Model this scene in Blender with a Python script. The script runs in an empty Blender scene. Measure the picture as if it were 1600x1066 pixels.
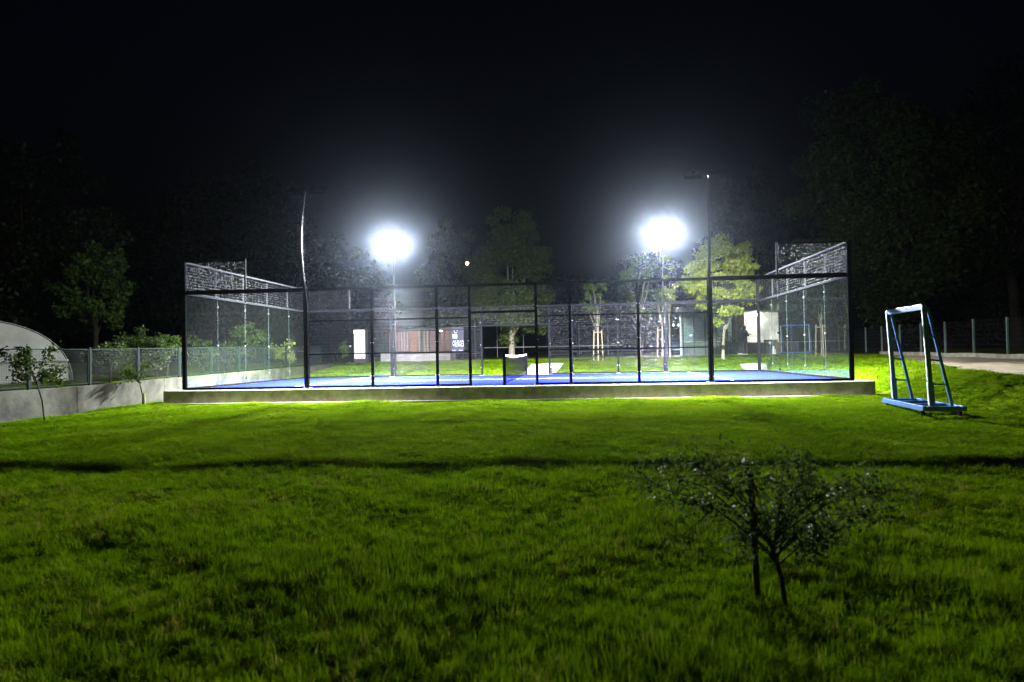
import bpy, math, random
import numpy as np
from mathutils import Vector, Matrix
random.seed(7); rng = np.random.default_rng(11)
R = math.radians
sc = bpy.context.scene
COL = sc.collection

# ------------------------------------------------------------------ camera
CAM = np.array([2.147, -25.663, 0.948]); YAW, PITCH, ROLL, FPX = -0.09075, 0.01787, -0.01853, 1085.36
def cam_axes():
    cy, sy, cp, sp = math.cos(YAW), math.sin(YAW), math.cos(PITCH), math.sin(PITCH)
    f = np.array([sy*cp, cy*cp, sp]); rt = np.array([cy, -sy, 0.]); up = np.cross(rt, f)
    c, s = math.cos(ROLL), math.sin(ROLL)
    return c*rt+s*up, -s*rt+c*up, f
AX = cam_axes()
cd = bpy.data.cameras.new('camera'); cam = bpy.data.objects.new('camera', cd); COL.objects.link(cam)
cd.sensor_width = 36; cd.lens = 36*FPX/1600; cd.clip_start = 0.05; cd.clip_end = 1500
cd.dof.use_dof = True; cd.dof.focus_distance = 23; cd.dof.aperture_fstop = 2.0
m = Matrix.Identity(4)
for i in range(3):
    m[i][0], m[i][1], m[i][2], m[i][3] = AX[0][i], AX[1][i], -AX[2][i], CAM[i]
cam.matrix_world = m
sc.camera = cam

# ------------------------------------------------------------------ night sky and exposure
w = bpy.data.worlds.new('World'); sc.world = w; w.use_nodes = True
nt = w.node_tree; bg = nt.nodes['Background']
sky = nt.nodes.new('ShaderNodeTexSky'); sky.sky_type = 'NISHITA'; sky.sun_disc = False
sky.sun_elevation = R(-3.0); sky.sun_rotation = R(180); sky.altitude = 100
tint = nt.nodes.new('ShaderNodeMix'); tint.data_type = 'RGBA'; tint.blend_type = 'MULTIPLY'; tint.inputs[0].default_value = 1; tint.inputs[7].default_value = (0.45,0.62,1.15,1)
nt.links.new(sky.outputs[0], tint.inputs[6]); nt.links.new(tint.outputs[2], bg.inputs[0]); bg.inputs[1].default_value = 0.03
sc.view_settings.view_transform = 'Standard'; sc.view_settings.look = 'None'
sc.view_settings.exposure = 0; sc.view_settings.gamma = 1; sc.view_settings.use_curve_mapping = False
sc.cycles.use_denoising = True; sc.cycles.denoising_input_passes = 'RGB_ALBEDO_NORMAL'
sc.cycles.max_bounces = 6; sc.cycles.diffuse_bounces = 2; sc.cycles.glossy_bounces = 3
sc.cycles.transmission_bounces = 4; sc.cycles.transparent_max_bounces = 24; sc.cycles.volume_bounces = 0
sc.cycles.sample_clamp_indirect = 4; sc.cycles.sample_clamp_direct = 0
sc.cycles.caustics_reflective = False; sc.cycles.caustics_refractive = False
sc.cycles.volume_max_steps = 64
sc.cycles.use_adaptive_sampling = True; sc.cycles.adaptive_threshold = 0.02; sc.cycles.adaptive_min_samples = 32
FLOOD = 15500.0          # watts of one floodlight beam
HAZE = 0.00014

# ------------------------------------------------------------------ helpers
def sstep(a, b, x):
    t = np.clip((x-a)/(b-a), 0, 1); return t*t*(3-2*t)
def edge_x(y): return 12.96+0.31*(y+4.94)          # near edge of the gravel path
def H(x, y, bumps=True):
    x = np.asarray(x, float); y = np.asarray(y, float)
    near = -0.43-0.012*np.maximum(0, -5-y)
    back = -0.05+0.52*sstep(5.2, 15, y)+0.012*np.clip(x, 0, 16)*sstep(8, 14, y)
    z = np.where(y > 5.2, back, near)
    # right-hand bank up to the path
    low = np.where(y > -5, near+(back-near)*sstep(-4.5, 5.2, y), near)
    f = np.where(y < -4, 10.75, 10.75-0.1*(y+4)); e = np.maximum(edge_x(y), f+0.9)
    top = 0.25+0.012*np.clip(x-e, 0, 8)+0.01*np.clip(y+5, 0, 30)
    t = sstep(0, 1, (x-f)/(e-f))
    zr = low+(top-low)*t
    z = np.where(x > 10.3, zr, z)
    # raised plot behind the retaining wall on the left
    left = -0.02+0.022*np.clip(y+8, 0, 22)
    z = np.where(x < -11.4, np.maximum(left, z), z)
    if bumps:
        z = z+0.022*np.sin(x*1.9+0.7*np.sin(y*1.3))*np.cos(y*1.6+0.5*np.sin(x*1.1))+0.012*np.sin(4.3*x+y*2.2)*np.sin(3.7*y-1.1*x)
    inside = (np.abs(x) < 10.25) & (np.abs(y) < 5.2)
    return np.where(inside, -0.6, z)
def ray(px, py):
    return ((px-800)/FPX)*AX[0]+((533-py)/FPX)*AX[1]+AX[2]
def at_y(px, py, y):
    d = ray(px, py); t = (y-CAM[1])/d[1]; return CAM+t*d
def at_x(px, py, x):
    d = ray(px, py); t = (x-CAM[0])/d[0]; return CAM+t*d
def ground_x(px, y, it=4):
    "x, z of the ground below pixel column px at world depth y"
    p = at_y(px, 552, y)
    for _ in range(it):
        z = float(H(p[0], y)); d = ray(px, 552)
        # row of that ground point, then again the column
        q = np.array([p[0], y, z])-CAM; row = 533-FPX*(q@AX[1])/(q@AX[2]); p = at_y(px, row, y)
    return float(p[0]), float(H(p[0], y))

class MB:
    def __init__(s): s.v = []; s.f = []; s.sm = []
    def add(s, vs, fs, smooth=False):
        n = len(s.v); s.v += [tuple(map(float, a)) for a in vs]; s.f += [tuple(n+i for i in f) for f in fs]; s.sm += [smooth]*len(fs); return s
    def box(s, x0, x1, y0, y1, z0, z1):
        vs = [(x0,y0,z0),(x1,y0,z0),(x1,y1,z0),(x0,y1,z0),(x0,y0,z1),(x1,y0,z1),(x1,y1,z1),(x0,y1,z1)]
        return s.add(vs, [(0,3,2,1),(4,5,6,7),(0,1,5,4),(1,2,6,5),(2,3,7,6),(3,0,4,7)])
    def bar(s, p0, p1, w, h, up=(0,0,1)):
        p0, p1 = Vector(p0), Vector(p1); d = (p1-p0).normalized(); u = Vector(up)
        if abs(d.dot(u)) > 0.98: u = Vector((0,1,0))
        r = d.cross(u).normalized(); u = r.cross(d).normalized()
        vs = []
        for p in (p0, p1):
            for a, b in ((-1,-1),(1,-1),(1,1),(-1,1)): vs.append(p+r*(a*w/2)+u*(b*h/2))
        return s.add(vs, [(0,1,2,3),(7,6,5,4),(0,4,5,1),(1,5,6,2),(2,6,7,3),(3,7,4,0)])
    def tube(s, pts, rad, n=6, cap=True):
        pts = [Vector(p) for p in pts]; k = len(pts)
        if not hasattr(rad, '__len__'): rad = [rad]*k
        vs = []; fs = []
        for i, p in enumerate(pts):
            d = (pts[min(i+1, k-1)]-pts[max(i-1, 0)]).normalized()
            u = Vector((0,0,1)) if abs(d.z) < 0.9 else Vector((1,0,0))
            r = d.cross(u).normalized(); u = r.cross(d)
            for j in range(n):
                a = 2*math.pi*j/n; vs.append(p+(r*math.cos(a)+u*math.sin(a))*rad[i])
        for i in range(k-1):
            for j in range(n):
                fs.append((i*n+j, i*n+(j+1) % n, (i+1)*n+(j+1) % n, (i+1)*n+j))
        s.add(vs, fs, True)
        if cap: s.add([vs[j] for j in range(n)], [tuple(range(n))[::-1]]); s.add([vs[(k-1)*n+j] for j in range(n)], [tuple(range(n))])
        return s
    def mesh(s, name, mat):
        me = bpy.data.meshes.new(name); me.from_pydata(s.v, [], s.f); me.materials.append(mat)
        me.polygons.foreach_set('use_smooth', s.sm); me.update(); return me
    def build(s, name, mat, parent=None, bevel=0):
        return obj(name, s.mesh(name, mat), parent, bevel)
def obj(name, me, parent=None, bevel=0):
    o = bpy.data.objects.new(name, me); COL.objects.link(o)
    if parent is not None: o.parent = parent
    if bevel:
        b = o.modifiers.new('bevel', 'BEVEL'); b.width = bevel; b.segments = 2; b.limit_method = 'ANGLE'
    return o
def tag(o, label=None, cat=None, group=None, kind=None):
    if label: o['label'] = label
    if cat: o['category'] = cat
    if group: o['group'] = group
    if kind: o['kind'] = kind
    return o
def thing(name, label, cat, loc=(0,0,0), rz=0, group=None):
    o = bpy.data.objects.new(name, None); COL.objects.link(o); o.empty_display_size = 0.2
    o.location = loc; o.rotation_euler = (0,0,rz); return tag(o, label, cat, group)
def np_mesh(name, verts, faces, mat):
    "faces: (n,k) int array"
    me = bpy.data.meshes.new(name); n, k = faces.shape
    me.vertices.add(len(verts)); me.vertices.foreach_set('co', np.asarray(verts, np.float32).ravel())
    me.loops.add(n*k); me.loops.foreach_set('vertex_index', faces.astype(np.int32).ravel())
    me.polygons.add(n); me.polygons.foreach_set('loop_start', np.arange(0, n*k, k, dtype=np.int32))
    me.polygons.foreach_set('loop_total', np.full(n, k, np.int32))
    me.materials.append(mat); me.update(calc_edges=True); return me

# ------------------------------------------------------------------ materials
def mat(name, col, rough=0.6, metal=0.0, var=0.0, scale=3.0, col2=None, bump=0.0, bscale=40.0, spec=0.5, coat=0.0):
    M = bpy.data.materials.new(name); M.use_nodes = True; t = M.node_tree; b = t.nodes['Principled BSDF']
    b.inputs['Base Color'].default_value = (*col, 1); b.inputs['Roughness'].default_value = rough; b.inputs['Metallic'].default_value = metal
    b.inputs['Specular IOR Level'].default_value = spec; b.inputs['Coat Weight'].default_value = coat
    tc = t.nodes.new('ShaderNodeTexCoord')
    if var or col2:
        n = t.nodes.new('ShaderNodeTexNoise'); n.inputs['Scale'].default_value = scale; n.inputs['Detail'].default_value = 6; n.inputs['Roughness'].default_value = 0.65
        t.links.new(tc.outputs['Object'], n.inputs['Vector'])
        r = t.nodes.new('ShaderNodeValToRGB'); c2 = col2 or tuple(c*(1-var) for c in col); c1 = col if col2 else tuple(min(1, c*(1+var)) for c in col)
        r.color_ramp.elements[0].position = 0.35; r.color_ramp.elements[1].position = 0.68
        r.color_ramp.elements[0].color = (*c2, 1); r.color_ramp.elements[1].color = (*c1, 1)
        t.links.new(n.outputs['Fac'], r.inputs['Fac']); t.links.new(r.outputs['Color'], b.inputs['Base Color'])
    if bump:
        n2 = t.nodes.new('ShaderNodeTexNoise'); n2.inputs['Scale'].default_value = bscale; n2.inputs['Detail'].default_value = 5
        t.links.new(tc.outputs['Object'], n2.inputs['Vector'])
        bp = t.nodes.new('ShaderNodeBump'); bp.inputs['Strength'].default_value = bump; bp.inputs['Distance'].default_value = 0.02
        t.links.new(n2.outputs['Fac'], bp.inputs['Height']); t.links.new(bp.outputs['Normal'], b.inputs['Normal'])
    return M
def emit(name, col, strength):
    M = bpy.data.materials.new(name); M.use_nodes = True; t = M.node_tree; t.nodes.remove(t.nodes['Principled BSDF'])
    e = t.nodes.new('ShaderNodeEmission'); e.inputs[0].default_value = (*col, 1); e.inputs[1].default_value = strength
    t.links.new(e.outputs[0], t.nodes['Material Output'].inputs['Surface'])
    if strength < 100: M.cycles.emission_sampling = 'NONE'
    return M
def leafmat(name, col, col2, transl=0.35, scale=0.9, gloss=0.15):
    M = bpy.data.materials.new(name); M.use_nodes = True; t = M.node_tree; b = t.nodes['Principled BSDF']; out = t.nodes['Material Output']
    tc = t.nodes.new('ShaderNodeTexCoord'); n = t.nodes.new('ShaderNodeTexNoise'); n.inputs['Scale'].default_value = scale; n.inputs['Detail'].default_value = 8; n.inputs['Roughness'].default_value = 0.8
    t.links.new(tc.outputs['Object'], n.inputs['Vector'])
    r = t.nodes.new('ShaderNodeValToRGB'); r.color_ramp.elements[0].position = 0.3; r.color_ramp.elements[1].position = 0.7
    r.color_ramp.elements[0].color = (*col2, 1); r.color_ramp.elements[1].color = (*col, 1)
    t.links.new(n.outputs['Fac'], r.inputs['Fac']); t.links.new(r.outputs['Color'], b.inputs['Base Color'])
    b.inputs['Roughness'].default_value = 0.45; b.inputs['Specular IOR Level'].default_value = gloss
    tr = t.nodes.new('ShaderNodeBsdfTranslucent'); t.links.new(r.outputs['Color'], tr.inputs['Color'])
    mx = t.nodes.new('ShaderNodeMixShader'); mx.inputs[0].default_value = transl
    t.links.new(b.outputs[0], mx.inputs[1]); t.links.new(tr.outputs[0], mx.inputs[2]); t.links.new(mx.outputs[0], out.inputs['Surface']); return M
def glassmat(name, tint, dirt):
    M = bpy.data.materials.new(name); M.use_nodes = True; t = M.node_tree; t.nodes.remove(t.nodes['Principled BSDF']); out = t.nodes['Material Output']
    tr = t.nodes.new('ShaderNodeBsdfTransparent'); tr.inputs[0].default_value = (*tint, 1)
    gl = t.nodes.new('ShaderNodeBsdfGlossy'); gl.inputs['Roughness'].default_value = 0.02
    fr = t.nodes.new('ShaderNodeFresnel'); ge = t.nodes.new('ShaderNodeNewGeometry'); ior = t.nodes.new('ShaderNodeMapRange'); ior.inputs['To Min'].default_value = 1.45; ior.inputs['To Max'].default_value = 1/1.45
    t.links.new(ge.outputs['Backfacing'], ior.inputs['Value']); t.links.new(ior.outputs[0], fr.inputs[0])
    mx = t.nodes.new('ShaderNodeMixShader'); t.links.new(fr.outputs[0], mx.inputs[0]); t.links.new(tr.outputs[0], mx.inputs[1]); t.links.new(gl.outputs[0], mx.inputs[2])
    # dust and water marks
    tc = t.nodes.new('ShaderNodeTexCoord'); n = t.nodes.new('ShaderNodeTexNoise'); n.inputs['Scale'].default_value = 9; n.inputs['Detail'].default_value = 9; n.inputs['Roughness'].default_value = 0.75
    mp = t.nodes.new('ShaderNodeMapping'); mp.inputs['Scale'].default_value = (1.6, 1.6, 0.7)
    t.links.new(tc.outputs['Object'], mp.inputs['Vector']); t.links.new(mp.outputs[0], n.inputs['Vector'])
    r = t.nodes.new('ShaderNodeMapRange'); r.inputs['From Min'].default_value = 0.45; r.inputs['From Max'].default_value = 0.85; r.inputs['To Min'].default_value = dirt*0.25; r.inputs['To Max'].default_value = dirt*2.2
    t.links.new(n.outputs['Fac'], r.inputs['Value'])
    df = t.nodes.new('ShaderNodeBsdfTranslucent'); df.inputs[0].default_value = (0.75, 0.8, 0.78, 1)
    d2 = t.nodes.new('ShaderNodeBsdfDiffuse'); d2.inputs[0].default_value = (0.75, 0.8, 0.78, 1)
    dm = t.nodes.new('ShaderNodeMixShader'); dm.inputs[0].default_value = 0.5; t.links.new(df.outputs[0], dm.inputs[1]); t.links.new(d2.outputs[0], dm.inputs[2])
    m2 = t.nodes.new('ShaderNodeMixShader'); t.links.new(r.outputs[0], m2.inputs[0]); t.links.new(mx.outputs[0], m2.inputs[1]); t.links.new(dm.outputs[0], m2.inputs[2])
    t.links.new(m2.outputs[0], out.inputs['Surface']); return M

M_ground = mat('lawn_soil', (0.125,0.175,0.003), 0.95, col2=(0.060,0.090,0.004), scale=1.3, bump=0.6, bscale=9, spec=0.0)
M_gravel = mat('gravel', (0.36,0.29,0.20), 0.95, col2=(0.20,0.16,0.11), scale=2.2, bump=0.8, bscale=30, spec=0.1)
M_clay = mat('clay_court', (0.30,0.17,0.10), 0.95, var=0.25, scale=0.7, spec=0.1)
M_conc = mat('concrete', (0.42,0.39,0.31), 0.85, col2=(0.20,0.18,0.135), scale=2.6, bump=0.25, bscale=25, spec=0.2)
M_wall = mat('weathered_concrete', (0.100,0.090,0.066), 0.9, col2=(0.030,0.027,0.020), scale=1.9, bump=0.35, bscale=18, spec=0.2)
M_pave = mat('pale_paving', (0.55,0.52,0.46), 0.85, var=0.15, scale=4, spec=0.2)
M_turf = mat('blue_turf', (0.0080,0.0120,0.115), 1.0, col2=(0.0062,0.0095,0.094), scale=2.4, bump=0.3, bscale=160, spec=0.0)
M_line = mat('white_line', (0.78,0.78,0.76), 0.8, spec=0.1)
M_black = mat('black_powder_coat', (0.006,0.006,0.007), 0.6, spec=0.0, bump=0.03, bscale=300)
M_wire = mat('black_coated_wire', (0.006,0.006,0.007), 0.40, spec=0.45)
M_wire2 = mat('dull_coated_wire', (0.012,0.012,0.013), 0.65, spec=0.25)
M_clip = mat('steel_clip', (0.05,0.05,0.05), 0.6, spec=0.1)
M_galv = mat('galvanised_steel', (0.55,0.55,0.54), 0.38, 0.85, var=0.12, scale=20)
M_glass = glassmat('court_glass', (0.96,0.985,0.97), 0.003)
M_edge = mat('glass_edge', (0.03,0.045,0.042), 0.5, spec=0.2)
M_mrail = mat('dark_rail_paint', (0.014,0.014,0.015), 0.6, spec=0.0)
M_grey = mat('grey_rail_paint', (0.035,0.035,0.035), 0.6, var=0.1, spec=0.0)
M_net = mat('net_cord', (0.003,0.003,0.004), 0.8, spec=0.0)
M_tape = mat('net_tape', (0.82,0.82,0.80), 0.7)
M_green = mat('green_fence_paint', (0.005,0.012,0.008), 0.8, var=0.2, scale=8, spec=0.1)
M_fwire = mat('dark_fence_wire', (0.012,0.016,0.013), 0.6)
M_blue = mat('blue_rack_paint', (0.022,0.085,0.26), 0.35, col2=(0.04,0.12,0.30), scale=14, spec=0.5, coat=0.2)
M_bark = mat('bark', (0.055,0.043,0.03), 0.95, col2=(0.025,0.02,0.015), scale=8, bump=0.8, bscale=22, spec=0.1)
M_pbark = mat('pale_bark', (0.30,0.26,0.19), 0.85, col2=(0.17,0.14,0.10), scale=9, bump=0.5, bscale=25)
M_stake = mat('timber_stake', (0.36,0.28,0.17), 0.8, var=0.25, scale=12)
M_lens = emit('floodlight_lens', (0.90,0.95,1.0), 3400)
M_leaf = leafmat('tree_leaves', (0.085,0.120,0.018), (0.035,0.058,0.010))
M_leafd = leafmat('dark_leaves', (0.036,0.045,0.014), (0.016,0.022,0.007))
M_leafy = leafmat('maple_leaves', (0.29,0.32,0.040), (0.16,0.20,0.026), scale=1.4, transl=0.12)
M_leafs = leafmat('shrub_leaves', (0.085,0.13,0.020), (0.035,0.065,0.012))
M_leafh = leafmat('hedge_leaves', (0.05,0.075,0.014), (0.02,0.035,0.008))
M_leafb = leafmat('sapling_leaves', (0.07,0.10,0.02), (0.03,0.05,0.012), transl=0.28, gloss=0.0)
def grassmat():
    M = leafmat('grass_blades', (0.12,0.195,0.003), (0.06,0.11,0.002), transl=0.18, scale=2.0, gloss=0.0); t = M.node_tree
    oi = t.nodes.new('ShaderNodeObjectInfo'); r = [n for n in t.nodes if n.type == 'VALTORGB'][0]; cr = r.color_ramp
    while len(cr.elements) > 1: cr.elements.remove(cr.elements[-1])
    for k, (p, c) in enumerate(((0.0,(0.040,0.085,0.003)),(0.25,(0.070,0.135,0.003)),(0.55,(0.108,0.190,0.002)),(0.85,(0.135,0.215,0.003)),(0.99,(0.20,0.195,0.03)))):
        e = cr.elements[0] if k == 0 else cr.elements.new(p); e.position = p; e.color = (*c, 1)
    for l in list(r.inputs['Fac'].links): t.links.remove(l)
    nz = [n for n in t.nodes if n.type == 'TEX_NOISE'][0]; ge = t.nodes.new('ShaderNodeNewGeometry'); nz.inputs['Scale'].default_value = 0.45; t.links.new(ge.outputs['Position'], nz.inputs['Vector'])
    ma = t.nodes.new('ShaderNodeMath'); ma.operation = 'MULTIPLY_ADD'; ma.inputs[1].default_value = 0.9; t.links.new(nz.outputs['Fac'], ma.inputs[0])
    m2 = t.nodes.new('ShaderNodeMath'); m2.operation = 'MULTIPLY_ADD'; m2.inputs[1].default_value = 0.75; m2.inputs[2].default_value = -0.25; t.links.new(oi.outputs['Random'], m2.inputs[0]); t.links.new(m2.outputs[0], ma.inputs[2])
    t.links.new(ma.outputs[0], r.inputs['Fac']); return M
M_blade = grassmat()
M_plastic = mat('tunnel_plastic', (0.72,0.70,0.64), 0.6, col2=(0.50,0.48,0.43), scale=0.9, bump=0.4, bscale=2.5)

# ------------------------------------------------------------------ ground
xs = np.unique(np.concatenate([np.linspace(-150,-32,16), np.arange(-32,32.01,0.4), np.linspace(32,150,16), [-11.42,-11.38,10.25,10.3,-10.25]]).round(3))
ys = np.unique(np.concatenate([np.linspace(-60,-29,8), np.arange(-29,30.01,0.4), np.linspace(30,200,24), [5.2,-5.2,5.24,-5.24]]).round(3))
X, Y = np.meshgrid(xs, ys); Z = H(X, Y)
nx, ny = len(xs), len(ys); ii = np.arange(nx*ny).reshape(ny, nx)
F = np.stack([ii[:-1,:-1], ii[:-1,1:], ii[1:,1:], ii[1:,:-1]], -1).reshape(-1, 4)
g = obj('ground', np_mesh('ground', np.stack([X, Y, Z], -1).reshape(-1, 3), F, M_ground))
g.data.polygons.foreach_set('use_smooth', [True]*len(F)); tag(g, kind='structure')
def sheet(name, x0f, x1f, ya, yb, n, mt, lift=0.03, nxs=6):
    yy = np.linspace(ya, yb, n); V = []; 
    for y in yy:
        a, b = x0f(y), x1f(y)
        for k in range(nxs+1):
            x = a+(b-a)*k/nxs; V.append((x, y, float(H(x, y))+lift))
    ii = np.arange(n*(nxs+1)).reshape(n, nxs+1)
    F = np.stack([ii[:-1,:-1], ii[:-1,1:], ii[1:,1:], ii[1:,:-1]], -1).reshape(-1, 4)
    o = obj(name, np_mesh(name, np.array(V), F, mt)); o.data.polygons.foreach_set('use_smooth', [True]*len(F)); return tag(o, kind='structure')
fence_x = lambda y: 18.9+0.06*(y-3)
sheet('gravel_path', lambda y: max(edge_x(y), 11.75)+0.12*math.sin(y*1.3)+0.08*math.sin(y*3.1), lambda y: max(fence_x(y)-0.2, edge_x(y)+2.0), -24, 16, 60, M_gravel, nxs=10)
sheet('gravel_yard', lambda y: 5.2-0.2*(y-15), lambda y: 19.4, 15.05, 30, 14, M_gravel, lift=0.034)
sheet('tennis_court', lambda y: -12.0, lambda y: 4.9, 25, 62, 10, M_clay, lift=0.04)
walk = sheet('paved_walk', lambda y: -0.35+0.02*(y-5.3), lambda y: 1.15+0.06*(y-5.3), 5.36, 11.5, 14, M_pave, lift=0.05)
sheet('paved_apron', lambda y: 9.7+0.14*(y-6), lambda y: 10.6+0.25*(y-6), 6.0, 9.5, 8, M_pave, lift=0.05)
# low kerb beside the gravel path
kb = MB(); prev = None
for y in np.arange(-16, 16.1, 1.6):
    p = (fence_x(y), y, float(H(fence_x(y), y))+0.02)
    if prev: kb.bar(prev, p, 0.25, 0.36)
    prev = p
tag(kb.build('path_kerb', M_conc), kind='structure')

# ------------------------------------------------------------------ court plinth, turf and lines
b = MB().box(-10.5, 10.5, -5.35, 5.35, -0.9, -0.012); pl = b.build('court_plinth', M_conc, bevel=0.02); tag(pl, kind='structure')
MB().box(-10.7, 10.35, -5.55, -5.352, -0.9, -0.395).build('plinth_footing', M_conc, pl)
tf = MB().box(-9.93, 9.93, -4.93, 4.93, -0.011, 0.0).build('court_turf', M_turf); tag(tf, kind='structure')
def line(x0, x1, y0, y1): MB().box(x0, x1, y0, y1, 0.002, 0.004).build('court_line', M_line, tf)
line(-7.0, -6.95, -4.93, 4.93); line(6.95, 7.0, -4.93, 4.93); line(-6.95, 6.95, -0.025, 0.025)

# ------------------------------------------------------------------ enclosure
def wires(mb, o, u, L, z0, z1, r=0.0025, sp=0.05, nrm=(0,1,0), sh=0.1):
    o = Vector(o); u = Vector(u); nn = Vector(nrm)*r
    nh = max(1, int(round((z1-z0)/sh)))
    for k in range(nh+1):
        z = z0+(z1-z0)*k/nh
        mb.tube([o+Vector((0,0,z)), o+u*L+Vector((0,0,z))], r*1.25, 12, False)
    n = int(round(L/sp))
    for k in range(n+1):
        p = o+u*(L*k/n)+nn*1.9; mb.tube([p+Vector((0,0,z0)), p+Vector((0,0,z1))], r, 6, False)
def wire_panel(parent, o, u, L, z0, z1, nrm=(0,1,0), sh=0.1, sp=0.05):
    mb = MB(); wires(mb, o, u, L, z0, z1, nrm=nrm, sh=sh, sp=sp); return tag(mb.build('wire_mesh', M_wire if z0 < 3 else M_wire2, parent), kind='stuff')
def pane(parent, x0, x1, y0, y1, z0=0.06, z1=2.96):
    p = MB().box(x0, x1, y0, y1, z0, z1).build('glass_pane', M_glass, parent)
    return p
def clip(parent, x, y, z, ax):
    w_ = 0.035 if 1 < z < 2 else 0.02
    MB().box(x-(w_ if ax == 'x' else 0.02), x+(w_ if ax == 'x' else 0.02), y-(0.02 if ax == 'x' else w_), y+(0.02 if ax == 'x' else w_), z-0.03, z+0.03).build('glass_clip', M_clip, parent, 0.004)
def side_fence(yc, sgn, label, door):
    """long side of the cage; sgn = outward direction along y, door = x range of the opening"""
    t = thing('side_fence', label, 'fence', (0, yc, 0))
    P = 0.08
    # base and top rails
    for a, e in ((-9.92,-6.13),(6.13,9.92)):
        MB().box(a, e, -0.05, 0.05, 0.0, 0.058).build('base_rail', M_black, t, 0.006)
        MB().box(a, e, -0.055, 0.055, 2.965, 3.085).build('top_rail', M_black, t, 0.006)
    segs = [-6,-4,-2,2,4,6]
    posts = [-10,-6.07,-4,-2,2,4,6.07,10]+[d for d in door if d not in (-2,2)]
    for x in posts:
        wd = 0.12 if abs(x) > 9 else (0.14 if abs(x) > 6 else P)
        top = 4.0 if abs(x) > 9 else 3.06
        MB().box(x-wd/2, x+wd/2, -0.05, 0.05, 0.0, top+0.002).build('post', M_black, t, 0.008)
        if abs(x) < 9.9: MB().box(x-wd/2-0.05, x+wd/2+0.05, -0.09, 0.09, -0.008, 0.012).build('foot_plate', M_galv, t)
    xs_ = sorted([x for x in posts if abs(x) < 9])
    for a, e in zip(xs_[:-1], xs_[1:]):
        wa = (0.14 if abs(a) > 6 else P)/2; we = (0.14 if abs(e) > 6 else P)/2
        x0, x1 = a+wa, e-we
        isdoor = a >= door[0]-0.01 and e <= door[1]+0.01
        MB().box(x0, x1, -0.02, 0.02, 2.98, 3.06).build('mesh_rail', M_black, t)
        if isdoor:
            MB().box(x0, x1, -0.03, 0.03, 2.17, 2.23).build('door_lintel', M_black, t)
            wire_panel(t, (x0, 0, 0), (1,0,0), x1-x0, 2.24, 3.0, (0,sgn,0))
        else:
            MB().box(x0, x1, -0.02, 0.02, 0.01, 0.06).build('mesh_rail', M_black, t)
            for z in (1.03, 2.05): MB().box(x0, x1, 0.006*sgn, 0.006*sgn+0.03*sgn, z-0.018, z+0.018).build('mesh_rail', M_black, t) if sgn > 0 else MB().box(x0, x1, -0.036, -0.006, z-0.018, z+0.018).build('mesh_rail', M_black, t)
            wire_panel(t, (x0, 0, 0), (1,0,0), x1-x0, 0.065, 3.0, (0,sgn,0))
        for xx, s2 in ((x0,1),(x1,-1)):
            for z in (0.35, 1.35, 2.35):
                if not isdoor: MB().box(xx-0.012, xx+0.012, -0.065, -0.05, z-0.012, z+0.012).build('bolt', M_galv, t)
    for s in (-1, 1):
        lo, hi = (-9.93,-6.15) if s < 0 else (6.15, 9.93)
        mid = s*8.0
        pane(t, lo, mid-0.006, -0.006, 0.006); pane(t, mid+0.006, hi, -0.006, 0.006)
        MB().box(mid-0.002, mid+0.002, -0.0055, 0.0055, 0.07, 2.95).build('glass_joint', M_edge, t)
        for z in (0.35, 1.4, 2.7): clip(t, mid, 0, z, 'x')
        # raised mesh corner, 4 m high for two metres
        a, e = (-9.94,-8.0) if s < 0 else (8.0, 9.94)
        MB().box(mid-0.025, mid+0.025, -0.02, 0.02, 3.062, 4.03).build('upright', M_grey, t)
        MB().box(min(a, e), max(a, e), -0.015, 0.015, 3.97, 4.0).build('corner_rail', M_black, t)
        wire_panel(t, (min(a, e), 0, 0), (1,0,0), abs(e-a), 3.07, 3.97, (0,sgn,0))
    return t
side_fence(-5, 1, 'near long side of the padel cage, black mesh with open doorway in the middle', (-1, 1))
side_fence(5, -1, 'far long side of the padel cage, black mesh behind the blue court', (-2, 1))
def end_wall(xc, s, label):
    t = thing('end_wall', label, 'glass wall', (xc, 0, 0))
    MB().box(-0.05, 0.05, -4.93, 4.93, 0.0, 0.058).build('base_rail', M_black, t)
    MB().box(-0.045, 0.045, -4.93, 4.93, 2.965, 3.04).build('middle_rail', M_mrail, t, 0.006)
    MB().box(-0.03, 0.03, -4.93, 4.93, 3.955, 4.01).build('top_rail', M_grey, t, 0.006)
    for k in range(5):
        y0 = -4.93+k*1.972; pane(t, -0.006, 0.006, y0+0.006, y0+1.966)
        if k:
            MB().box(-0.0055, 0.0055, y0-0.002, y0+0.002, 0.07, 2.95).build('glass_joint', M_edge, t)
            for z in (0.35, 1.4, 2.7): clip(t, 0, y0, z, 'y')
            MB().box(s*0.035, s*0.075, y0-0.012, y0+0.012, 3.042, 3.95).build('upright', M_grey, t)
            MB().box(s*0.03, s*0.09, y0-0.035, y0+0.035, 0.06, 2.96).build('outer_post', M_black, t) if k in (99,) else None
    MB().box(-0.03, 0.03, -4.928, -4.89, 3.045, 3.95).build('upright', M_grey, t)
    wire_panel(t, (0, -4.88, 0), (0,1,0), 9.8, 3.05, 3.95, (s,0,0), 0.09, 0.25)
end_wall(-10, -1, 'left end wall of the padel cage, glass panes with bright mesh strip on top')
end_wall(10, 1, 'right end wall of the padel cage, glass panes with bright mesh strip on top')

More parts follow.
